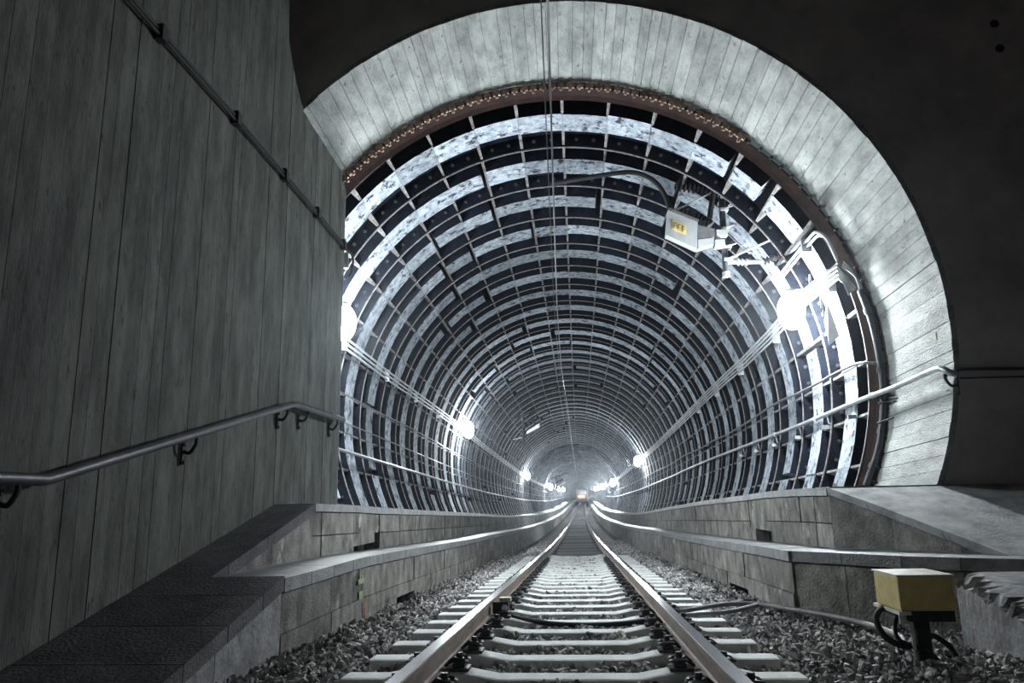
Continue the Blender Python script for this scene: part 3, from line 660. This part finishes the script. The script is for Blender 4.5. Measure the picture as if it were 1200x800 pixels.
# long cables and pipes on the walls
fl = [9.05,10,11]+fy
line_tube('wall_cable', -3.77, lambda Y: 2.78 if Y < 16 else 2.82, fl, .014, MT['cable'], 'thin cable strung along the left tunnel wall, between the conduits and the lower pipe', 'cable', 6, .012)
line_tube('wall_pipe', -3.70, lambda Y: 1.83+.0*Y, fl, .028, MT['galv'], 'galvanised pipe along the left tunnel wall low above the ledge', 'pipe', 8)
line_tube('wall_pipe', -3.79, lambda Y: 2.32, fl, .012, MT['cable'], 'thinnest line on the left tunnel wall, level with the end of the handrail', 'cable', 6)
pts = [(3.62,8.86,1.47),(3.50,8.875,1.47),(3.43,8.95,1.49),(3.43,9.26,1.52)]
for Y in [9.9,10.6,11.5,12.4,13.5,14.8,16,17.4,19,21,24,28,34,42,55,75,100]:
    pts.append((3.43+cx(Y)+.085+random.uniform(-.01,.01), Y, zr(Y)+2.50+.008*min(Y-9,18)+random.uniform(-.035,.035)))
o = MB().tube(curve_pts(pts,3),.019,7).build('sagging_cable', MT['cable'], None, True); setp(o, 'wavy sagging cable on the right tunnel wall above the long handrail', 'cable')

# ---- handrails
def bracket(p, wallx, parent, mt):
    s = 1 if wallx > p[0] else -1
    b = MB(); d = abs(wallx-p[0])
    b.tube(curve_pts([(p[0],p[1],p[2]-.02),(p[0]+s*.005,p[1],p[2]-.07),(p[0]+s*d*.45,p[1],p[2]-.13),(p[0]+s*d*.98,p[1],p[2]-.12)],4),.014,7)
    o = b.build('bracket_arm', mt, None, True); pc(o, parent)
    b = MB(); b.box(min(wallx,wallx-s*.012),max(wallx,wallx-s*.012),p[1]-.022,p[1]+.022,p[2]-.22,p[2]-.05)
    for dz in (-.20,-.07): b.lathe((wallx-s*.012,p[1],p[2]+dz),(-s,0,0),[(0,.014),(.012,.014),(.012,0)],6)
    o = b.build('bracket_plate', mt); pc(o, parent)
hx = -2.81
t = setp(empty('handrail', (hx,3.7,.15)), 'dark steel handrail on curved brackets along the board-marked left wall', 'handrail')
b = MB(); b.tube([(hx,-2.8,.15),(hx,3.73,.147)]+[(hx,3.79,.16)]+[(hx,7.10,.962),(hx,7.19,.973),(hx,7.3,.974),(hx,8.73,.972)],.033,14)
o = b.build('rail_tube', MT['darkpipe'], None, True); pc(o, t)
for p in ((hx,1.6,.15),(hx,3.55,.147),(hx,5.28,.51),(hx,7.0,.93),(hx,7.55,.973),(hx,8.52,.972)): bracket(p, -2.915, t, MT['black'])
t = setp(empty('handrail', (3.6,8,1.1)), 'pale galvanised handrail starting with a hook on the arch, right', 'handrail')
pts = curve_pts([(3.60,7.22,1.06),(3.54,7.22,1.085),(3.505,7.30,1.135),(3.50,7.54,1.138),(3.49,7.96,1.115),(3.48,8.49,1.095),(3.46,9.49,1.077),(3.42,11.5,1.009),(3.385,14.8,.945),(3.39,21.1,.835),(3.40,30,.60),(3.42,45,.30),(3.5,70,.0),(3.6,100,-.02)],5)
o = MB().tube(pts,.030,12).build('rail_tube', MT['galv'], None, True); pc(o, t)
bracket((3.55,7.33,1.10), 3.655, t, MT['black']); bracket((3.50,8.75,1.11), 3.63, t, MT['black'])
for Y in (9.4,10.4,11.7,13.1,14.4,15.7):
    zz = float(np.interp(Y,[9.3,11.4,14.8,21],[1.07,1.0,.945,.84])); b = MB(); b.tube([(3.43,Y,zz-.02),(3.44,Y,zz-.12),(3.60,Y+.02,zz-.15)],.012,6); b.box(3.36,3.62,Y+.03,Y+.06,zz-.19,zz-.14)
    o = b.build('bracket_arm', MT['galv']); pc(o, t)
for Y in (8.9,10.9,13.0): 
    zz = float(np.interp(Y,[8.6,9.3,11.4,14.8],[1.11,1.07,1.0,.945])); xx = float(np.interp(Y,[8.6,9.3,11.4,14.8],[3.49,3.46,3.40,3.385]))
    o = MB().tube([(xx,Y-.04,zz),(xx,Y+.04,zz)],.038,12).build('rail_joint', MT['galv']); pc(o, t)
# cable under the right handrail, clipped to the arch and to the dark wall
t = setp(empty('clipped_cable', (3.6,8,1.0)), 'black cable clipped to the arch just below the pale handrail', 'cable')
pts = [(3.58,8.72,1.03),(3.66,8.4,1.0),(3.67,7.95,1.04),(3.672,7.6,1.07),(3.67,7.36,1.115),(3.70,7.32,1.125),(4.3,7.322,1.11),(5.5,7.322,1.10),(6.8,7.322,1.10)]
o = MB().tube(pts,.015,8).build('cable_run', MT['black'], None, True); pc(o, t)
for p in ((3.665,8.3,1.0),(3.665,7.85,1.045),(3.665,7.5,1.085)):
    o = MB().box(p[0]-.03,p[0]+.02,p[1]-.015,p[1]+.015,p[2]-.04,p[2]+.03).build('cable_clip', MT['black']); pc(o, t)
setp(MB().tube([(3.69,7.334,1.04),(4.4,7.335,1.035),(6.8,7.335,1.045)],.008,6).build('thin_cable', MT['black'], None, True), 'thin black cable fixed on the dark wall beneath the clipped cable', 'cable')
setp(MB().tube(curve_pts([(3.47,8.76,.98),(3.62,8.58,.98),(3.66,8.5,.9),(3.60,8.6,.82),(3.45,8.8,.76)],5),.010,6).build('cable_loop', MT['black'], None, True), 'small hanging loop of black cable under the handrail at the rim of the arch', 'cable')
# cable on the left wall
t = setp(empty('wall_cable_pair', (-2.9,5,3.35)), 'pair of black cables clipped high on the board-marked left wall, running level to its end', 'cable')
cw_ = [(-2.895,-2.9,3.40),(-2.895,4.19,3.373),(-2.895,5.7,3.355),(-2.895,6.85,3.322),(-2.895,7.8,3.297),(-2.895,8.85,3.25)]
o = MB().tube(cw_,.017,8).build('cable_run', MT['black'], None, True); pc(o, t)
o = MB().tube([(x+.01,y,z-.045) for x,y,z in cw_],.014,8).build('cable_run', MT['black'], None, True); pc(o, t)
for Y in (4.53,5.74,6.85,7.82,8.80):
    zz = float(np.interp(Y,[p[1] for p in cw_],[p[2] for p in cw_]))
    o = MB().box(-2.93,-2.855,Y-.035,Y+.035,zz-.075,zz+.03).box(-2.93,-2.87,Y-.012,Y+.012,zz+.02,zz+.06).build('cable_clip', MT['black']); pc(o, t)
setp(MB().tube(curve_pts([(-2.9,8.86,3.22),(-2.82,8.98,3.12),(-2.86,9.0,2.9),(-3.0,8.99,2.83),(-3.2,9.0,2.8)],5),.014,6).build('cable_loop', MT['black'], None, True), 'black cable end curling round the end of the left wall', 'cable')
setp(MB().box(-2.99,-2.88,8.97,9.0,2.98,3.2).build('cable_box', MT['white']), 'small white box at the end of the left wall beside the curling cable', 'box')

# ================================================================== YELLOW JUNCTION BOX
t = setp(empty('junction_box', (1.98,4.85,-.99)), 'ochre yellow junction box on a short black post in the ballast at the right', 'junction box')
x0,x1,y0,y1,zb,ztp = 1.83,2.14,4.66,5.02,-.683,-.49
b = MB(); b.box(x0,x1,y0,y1,zb,ztp); o = b.build('box_body', MT['yellow']); pc(o, t)
m_ = o.modifiers.new('b','BEVEL'); m_.width = .008; m_.segments = 2
b = MB(); e = .006; xm, ym = (x0+x1)/2, (y0+y1)/2
c4 = [(x0-e,y0-e,ztp),(x1+e,y0-e,ztp),(x1+e,y1+e,ztp),(x0-e,y1+e,ztp)]; c4t = [(x,y,ztp+.008) for x,y,z in c4]
b.hexa(c4+c4t); b.poly([c4t[0],c4t[1],(xm,ym,ztp+.022)]); b.poly([c4t[1],c4t[2],(xm,ym,ztp+.022)]); b.poly([c4t[2],c4t[3],(xm,ym,ztp+.022)]); b.poly([c4t[3],c4t[0],(xm,ym,ztp+.022)])
o = b.build('box_lid', MT['lid']); pc(o, t)
o = MB().box(x0-.016,x0+.05,y0-.012,y1+.012,zb-.02,zb).build('base_flange', MT['lid']); pc(o, t)
o = MB().box(x0+.05,x1-.01,y0+.012,y1-.03,zb-.06,zb).build('base_tray', MT['black']); pc(o, t)
o = MB().tube([(1.985,4.80,-1.06),(1.985,4.80,zb-.05)],.05,14).build('post', MT['black'], None, True); pc(o, t)
o = MB().box(1.89,1.905,4.70,4.72,-.9,zb-.02).box(1.84,1.89,4.72,4.735,-.76,-.71).build('earth_strap', MT['galv']); pc(o, t)
# its two cable loops
setp(MB().tube(curve_pts([(1.86,4.95,-.71),(1.80,4.88,-.70),(1.735,4.80,-.75),(1.76,4.74,-.84),(1.86,4.72,-.885),(2.0,4.95,-.885),(2.12,5.0,-.87),(2.2,4.95,-.93),(2.22,4.9,-1.02)],6),.018,9).build('cable_loop', MT['black'], None, True), 'thick black cable looping round the post of the yellow junction box', 'cable')
setp(MB().tube(curve_pts([(1.90,4.85,-.71),(1.84,4.80,-.78),(1.85,4.78,-.86),(1.95,4.72,-.90),(2.05,4.85,-.95),(2.12,4.9,-1.02)],6),.012,8).build('cable_loop', MT['black'], None, True), 'thinner black cable under the yellow junction box, inside the thick loop', 'cable')
# ground cables from the rail to the box
setp(MB().tube(curve_pts([(.70,7.35,-1.08),(.92,7.3,-1.05),(1.35,7.55,-1.03),(1.66,7.45,-1.02),(1.78,6.95,-.99),(1.92,6.5,-.97),(2.05,6.0,-.955),(2.08,5.4,-.945),(1.98,5.05,-.95)],6),.022,9).build('ground_cable', MT['cable'], None, True), 'long grey hose lying on the ballast from right rail to yellow box', 'cable')
setp(MB().tube(curve_pts([(.70,7.2,-1.09),(.98,7.12,-1.06),(1.3,7.15,-1.04),(1.55,7.38,-1.03),(1.68,7.5,-1.02)],6),.020,9).build('ground_cable', MT['cable'], None, True), 'short grey hose beside the right rail joining the longer hose', 'cable')
setp(MB().tube(curve_pts([(-.74,7.02,-1.03),(-.60,6.95,-1.045),(-.3,6.75,-1.065),(.0,6.68,-1.07),(.3,6.72,-1.068),(.62,6.85,-1.06)],6),.022,8).build('cross_cable', MT['black'], None, True), 'black cable crossing between two sleepers from rail to rail', 'cable')
t = setp(empty('rail_sensor', (-.78,6.95,-.95)), 'small black sensor clamped to the inner side of the left rail', 'rail sensor')
o = MB().box(-.80,-.66,6.86,7.0,-1.0,-.90).build('sensor_body', MT['black']); pc(o, t)
o = MB().box(-.74,-.64,6.90,6.99,-.90,-.87).build('sensor_cap', MT['lid']); pc(o, t)
o = MB().lathe((-.69,6.86,-.95),(0,-1,0),[(0,.03),(.02,.03),(.02,.015),(.03,.015),(.03,0)],6).build('sensor_bolt', MT['galv']); pc(o, t)

# ================================================================== OVERHEAD LINE EQUIPMENT
def insul(p0, p1, r, n, parent, mt=None, name='insulator'):
    p0 = Vector(p0); p1 = Vector(p1); L = (p1-p0).length; prof = []
    for i in range(n):
        d = L*i/n; prof += [(d,r*.45),(d+L/n*.35,r),(d+L/n*.5,r*.95),(d+L/n*.75,r*.45)]
    o = MB().lathe(p0, p1-p0, [(0,0)]+prof+[(L,r*.45),(L,0)], 12).build(name, mt or MT['black'], None, True); pc(o, parent); return o
t = setp(empty('overhead_line_support', (2.3,10.5,4.9)), 'large overhead line support with dark drop post and insulators at upper right', 'overhead line support')
def part(name, mb, mt, smooth=True): o = mb.build(name, mt, None, smooth); pc(o, t); return o
part('drop_post', MB().tube([(2.32,10.5,4.60),(2.29,10.5,4.35),(2.27,10.5,3.75),(2.26,10.5,3.12)],.045,10), MT['darkpipe'])
part('post_foot', MB().tube([(2.26,10.5,3.15),(2.26,10.5,3.08)],.055,10), MT['conduit'])
part('secondary_post', MB().tube([(2.18,10.45,4.45),(2.08,10.45,3.98)],.04,8), MT['black'])
part('roof_plate', MB().box(2.18,2.5,10.4,10.6,4.52,4.62), MT['black'], False)
insul((1.62,10.55,4.55),(2.20,10.55,4.42),.075,9,t)
insul((1.68,10.65,4.22),(2.15,10.65,3.98),.06,9,t)
part('registration_tube', MB().tube(curve_pts([(-.25,10.5,4.68),(.47,10.5,4.76),(.98,10.5,4.79),(1.28,10.5,4.66),(1.45,10.5,4.42),(1.53,10.5,4.10)],6),.036,10), MT['black'])
part('stay_rod', MB().tube([(1.53,10.5,4.12),(1.75,10.48,4.20),(2.16,10.45,4.38)],.014,6), MT['galv'])
part('stay_rod', MB().tube([(2.33,10.45,3.35),(2.6,10.4,3.45),(3.05,10.35,3.62)],.016,6), MT['conduit'])
part('side_arm', MB().tube([(2.28,10.5,3.30),(2.62,10.5,3.29),(2.80,10.5,3.285)],.030,10), MT['conduit'])
insul((2.42,10.5,3.295),(2.6,10.5,3.29),.055,3,t, MT['conduit'])
insul((2.80,10.5,3.285),(3.05,10.5,3.36),.06,5,t)
part('wall_shoe', MB().box(2.98,3.2,10.3,10.55,3.52,3.72), MT['black'], False)
for (zz) in (4.35,4.1,3.8,3.52,3.33):
    part('post_clamp', MB().box(2.24,2.36,10.42,10.56,zz-.02,zz+.02).tube([(2.30,10.42,zz),(2.42,10.40,zz+.03)],.012,6), MT['galv'], False)
for (a,c,d) in (((2.4,10.45,4.28),(2.62,10.42,4.16),(2.68,10.4,3.95)),((2.36,10.45,4.15),(2.55,10.42,4.22),(2.80,10.4,3.85)),((2.34,10.5,3.72),(2.42,10.45,3.6),(2.6,10.4,3.38))):
    part('earth_wire', MB().tube(curve_pts([a,c,d],5),.010,6), MT['galv'])
# line feeder tray beside it
t2 = setp(empty('equipment_case', (2.6,10.5,4.2)), 'long grey equipment case with a small white plate, right of the hanging post', 'equipment case')
d = Vector((.37,-.0,-.45)).normalized(); n_ = Vector((.77,0,.63))
b = MB(); p0 = Vector((2.46,10.5,4.36)); p1 = Vector((2.86,10.5,3.92)); k = Vector((.045,0,.04)); yv = Vector((0,.12,0))
b.hexa([p0-k,p1-k,p1-k+yv,p0-k+yv,p0+k,p1+k,p1+k+yv,p0+k+yv]); o = b.build('case_body', MT['galv']); pc(o, t2)
b = MB(); p0 = Vector((2.72,10.485,4.05)); p1 = Vector((2.84,10.485,3.92)); k = Vector((.055,0,.05)); yv = Vector((0,.012,0))
b.hexa([p0-k,p1-k,p1-k+yv,p0-k+yv,p0+k,p1+k,p1+k+yv,p0+k+yv]); o = b.build('case_plate', MT['white']); pc(o, t2)
b = MB(); q = Vector((2.78,10.478,3.985)); b.box(q.x-.022,q.x+.018,q.y,q.y+.006,q.z-.03,q.z-.015).box(q.x-.005,q.x+.01,q.y,q.y+.006,q.z-.02,q.z+.03); o = b.build('plate_mark', MT['black']); pc(o, t2)
# white hanging unit with yellow numeral panel
t3 = setp(empty('hanging_sign_box', (1.7,10.3,3.8)), 'tilted white hanging box with a small yellow panel of three dark characters', 'sign')
def P3(x,z,y=10.3): return Vector((x,y,z))
q = [P3(1.41,3.70),P3(1.84,3.46),P3(1.875,3.86),P3(1.46,4.07)]; yv = Vector((0,.16,0))
b = MB(); b.hexa([q[0],q[1],q[1]+yv,q[0]+yv,q[3],q[2],q[2]+yv,q[3]+yv]); o = b.build('box_body', MT['white']); pc(o, t3)
b = MB(); b.hexa([q[3]+Vector((0,-.02,0)),q[2]+Vector((0,-.02,0)),q[2]+yv*1.1,q[3]+yv*1.1]+[v+Vector((.02,0,.035)) for v in (q[3]+Vector((0,-.02,0)),q[2]+Vector((0,-.02,0)),q[2]+yv*1.1,q[3]+yv*1.1)]); o = b.build('top_rail', MT['cable']); pc(o, t3)
ex = (q[1]-q[0]).normalized(); ez = Vector((-ex.z*-1*0+.08,0,1)).normalized()
o_ = q[0]+ex*.10+ez*.13+Vector((0,-.006,0))
def quad(o_, a0, a1, b0, b1, dy): return [o_+ex*a0+ez*b0+Vector((0,dy,0)), o_+ex*a1+ez*b0+Vector((0,dy,0)), o_+ex*a1+ez*b1+Vector((0,dy,0)), o_+ex*a0+ez*b1+Vector((0,dy,0))]
b = MB(); f1 = quad(o_,0,.22,0,.14,0); f2 = quad(o_,0,.22,0,.14,.006); b.hexa(f1+f2); o = b.build('number_panel', MT['sign']); pc(o, t3)
b = MB()
for kk in range(3):
    a0 = .022+kk*.066
    for (u0_,u1_,v0,v1) in ((0,.012,.025,.115),(0,.042,.100,.115),(.012,.036,.062,.076)):
        f1 = quad(o_,a0+u0_,a0+u1_,v0,v1,-.004); f2 = quad(o_,a0+u0_,a0+u1_,v0,v1,.001); b.hexa(f1+f2)
o = b.build('panel_characters', MT['glyph']); pc(o, t3)
b = MB(); b.hexa([P3(1.85,3.46),P3(2.08,3.52),P3(2.08,3.52,10.42),P3(1.85,3.46,10.44),P3(1.86,3.60),P3(2.09,3.62),P3(2.09,3.62,10.42),P3(1.86,3.60,10.44)]); o = b.build('mounting_arm', MT['white']); pc(o, t3)
b = MB(); b.hexa([P3(1.865,3.61),P3(2.10,3.63),P3(2.10,3.63,10.42),P3(1.865,3.61,10.44),P3(1.875,3.82),P3(2.11,3.75),P3(2.11,3.75,10.42),P3(1.875,3.82,10.44)]); o = b.build('mounting_arm', MT['cable']); pc(o, t3)
o = MB().box(2.11,2.25,10.34,10.5,3.50,3.60).box(2.14,2.30,10.34,10.5,3.66,3.75).build('mounting_bracket', MT['white']); pc(o, t3)
# far support, on the left side of the tunnel
def far_support(x, Y, z, s, lab, sg):
    t = setp(empty('overhead_line_support', (x,Y,z)), lab, 'overhead line support')
    def part(nm, mb, mt): o = mb.build(nm, mt, t)
    part('drop_post', MB().tube([(0,0,.2*s),(0,0,-1.1*s)],.06*s,8), MT['black'])
    part('upper_arm', MB().tube([(sg*-.5*s,0,.0),(0,0,.1),(sg*.9*s,0,.45*s)],.05*s,6), MT['black'])
    part('insulator', MB().lathe((0,0,-.35*s),(sg,0,.5),[(0,.05*s),(.1*s,.12*s),(.2*s,.05*s),(.3*s,.12*s),(.4*s,.05*s),(.5*s,.12*s),(.6*s,.05*s)],8), MT['black'])
    part('white_unit', MB().hexa([(sg*.15*s,-.1,-.68*s),(sg*.7*s,-.1,-.42*s),(sg*.7*s,.1,-.42*s),(sg*.15*s,.1,-.68*s),(sg*.17*s,-.1,-.56*s),(sg*.7*s,-.1,-.25*s),(sg*.7*s,.1,-.25*s),(sg*.17*s,.1,-.56*s)]), MT['white'])
    part('stay_rod', MB().tube([(0,0,-.8*s),(sg*-.45*s,0,-.9*s)],.03*s,6), MT['galv'])
far_support(-1.89, 26.5, 2.82, .85, 'far overhead line support at upper left, small dark post with a white unit', 1)
far_support(-1.75, 62, 1.55, 1.0, 'farthest overhead line support on the left, tiny above the left lamps', 1)

for k, (r_, lab) in enumerate(((.16,'upper thin wire loop hanging between conduits and the big right lamp'),(.13,'lower thin wire loop hanging beneath the conduits by the big right lamp'))):
    c_ = Vector((3.12+.06*k, 9.55-.15*k, 2.62-.30*k)); pts = [(c_.x+.35*r_*math.cos(a_)*.5, c_.y+r_*.8*math.cos(a_), c_.z+r_*math.sin(a_)) for a_ in np.linspace(0,5.6,16)]
    setp(MB().tube(pts,.005,5).build('wire_loop', MT['conduit'], None, True), lab, 'wire')
# small blank white plates hanging by the big lamp
setp(MB().hexa([(3.20,9.35,1.80),(3.29,9.22,1.88),(3.295,9.225,1.88),(3.205,9.355,1.80),(3.17,9.35,2.10),(3.18,9.20,2.34),(3.185,9.205,2.34),(3.175,9.355,2.10)]).build('white_plate', MT['white']), 'tilted blank white plate below the big lamp on the right wall', 'plate')

# ================================================================== TRAIN FAR DOWN THE LINE
Yt = 188; t = setp(empty('train', (cx(Yt),Yt,zr(Yt))), 'tiny grey rail vehicle with orange-red light at the far end of the track', 'train')
X = cx(Yt); Z = zr(Yt)
def part(name, mb, mt): o = mb.build(name, mt); pc(o, t); return o
part('car_body', MB().box(X-1.35,X+1.35,Yt,Yt+16,Z+.5,Z+3.6).hexa([(X-1.35,Yt,Z+3.6),(X+1.35,Yt,Z+3.6),(X+1.35,Yt+16,Z+3.6),(X-1.35,Yt+16,Z+3.6),(X-.9,Yt+.1,Z+3.95),(X+.9,Yt+.1,Z+3.95),(X+.9,Yt+16,Z+3.95),(X-.9,Yt+16,Z+3.95)]), MT['train'])
part('windscreen', MB().box(X-1.1,X+1.1,Yt-.03,Yt,Z+2.3,Z+3.3), MT['glass'])
part('tail_light', MB().hexa([(X-.9,Yt-.06,Z+1.3),(X+.8,Yt-.06,Z+1.3),(X+.8,Yt,Z+1.3),(X-.9,Yt,Z+1.3),(X-1.15,Yt-.06,Z+1.85),(X+1.05,Yt-.06,Z+1.85),(X+1.05,Yt,Z+1.85),(X-1.15,Yt,Z+1.85)]).hexa([(X-1.15,Yt-.06,Z+1.85),(X+1.05,Yt-.06,Z+1.85),(X+1.05,Yt,Z+1.85),(X-1.15,Yt,Z+1.85),(X-.8,Yt-.06,Z+2.15),(X+.7,Yt-.06,Z+2.15),(X+.7,Yt,Z+2.15),(X-.8,Yt,Z+2.15)]), MT['redlamp'])
part('headlight', MB().box(X-.5,X+.5,Yt-.07,Yt,Z+1.62,Z+1.85), MT['headlamp'])
part('buffer_beam', MB().box(X-1.3,X+1.3,Yt-.2,Yt,Z+.5,Z+.95), MT['cap'])
for s in (-1,1): part('wheel', MB().lathe((X+s*.7,Yt+1.2,Z+.42),(1,0,0),[(0,0),(0,.42),(.12,.42),(.12,0)],16), MT['black'])
part('door_edge', MB().box(X+1.38,X+1.62,Yt-.05,Yt+.05,Z+.4,Z+3.7), MT['white'])
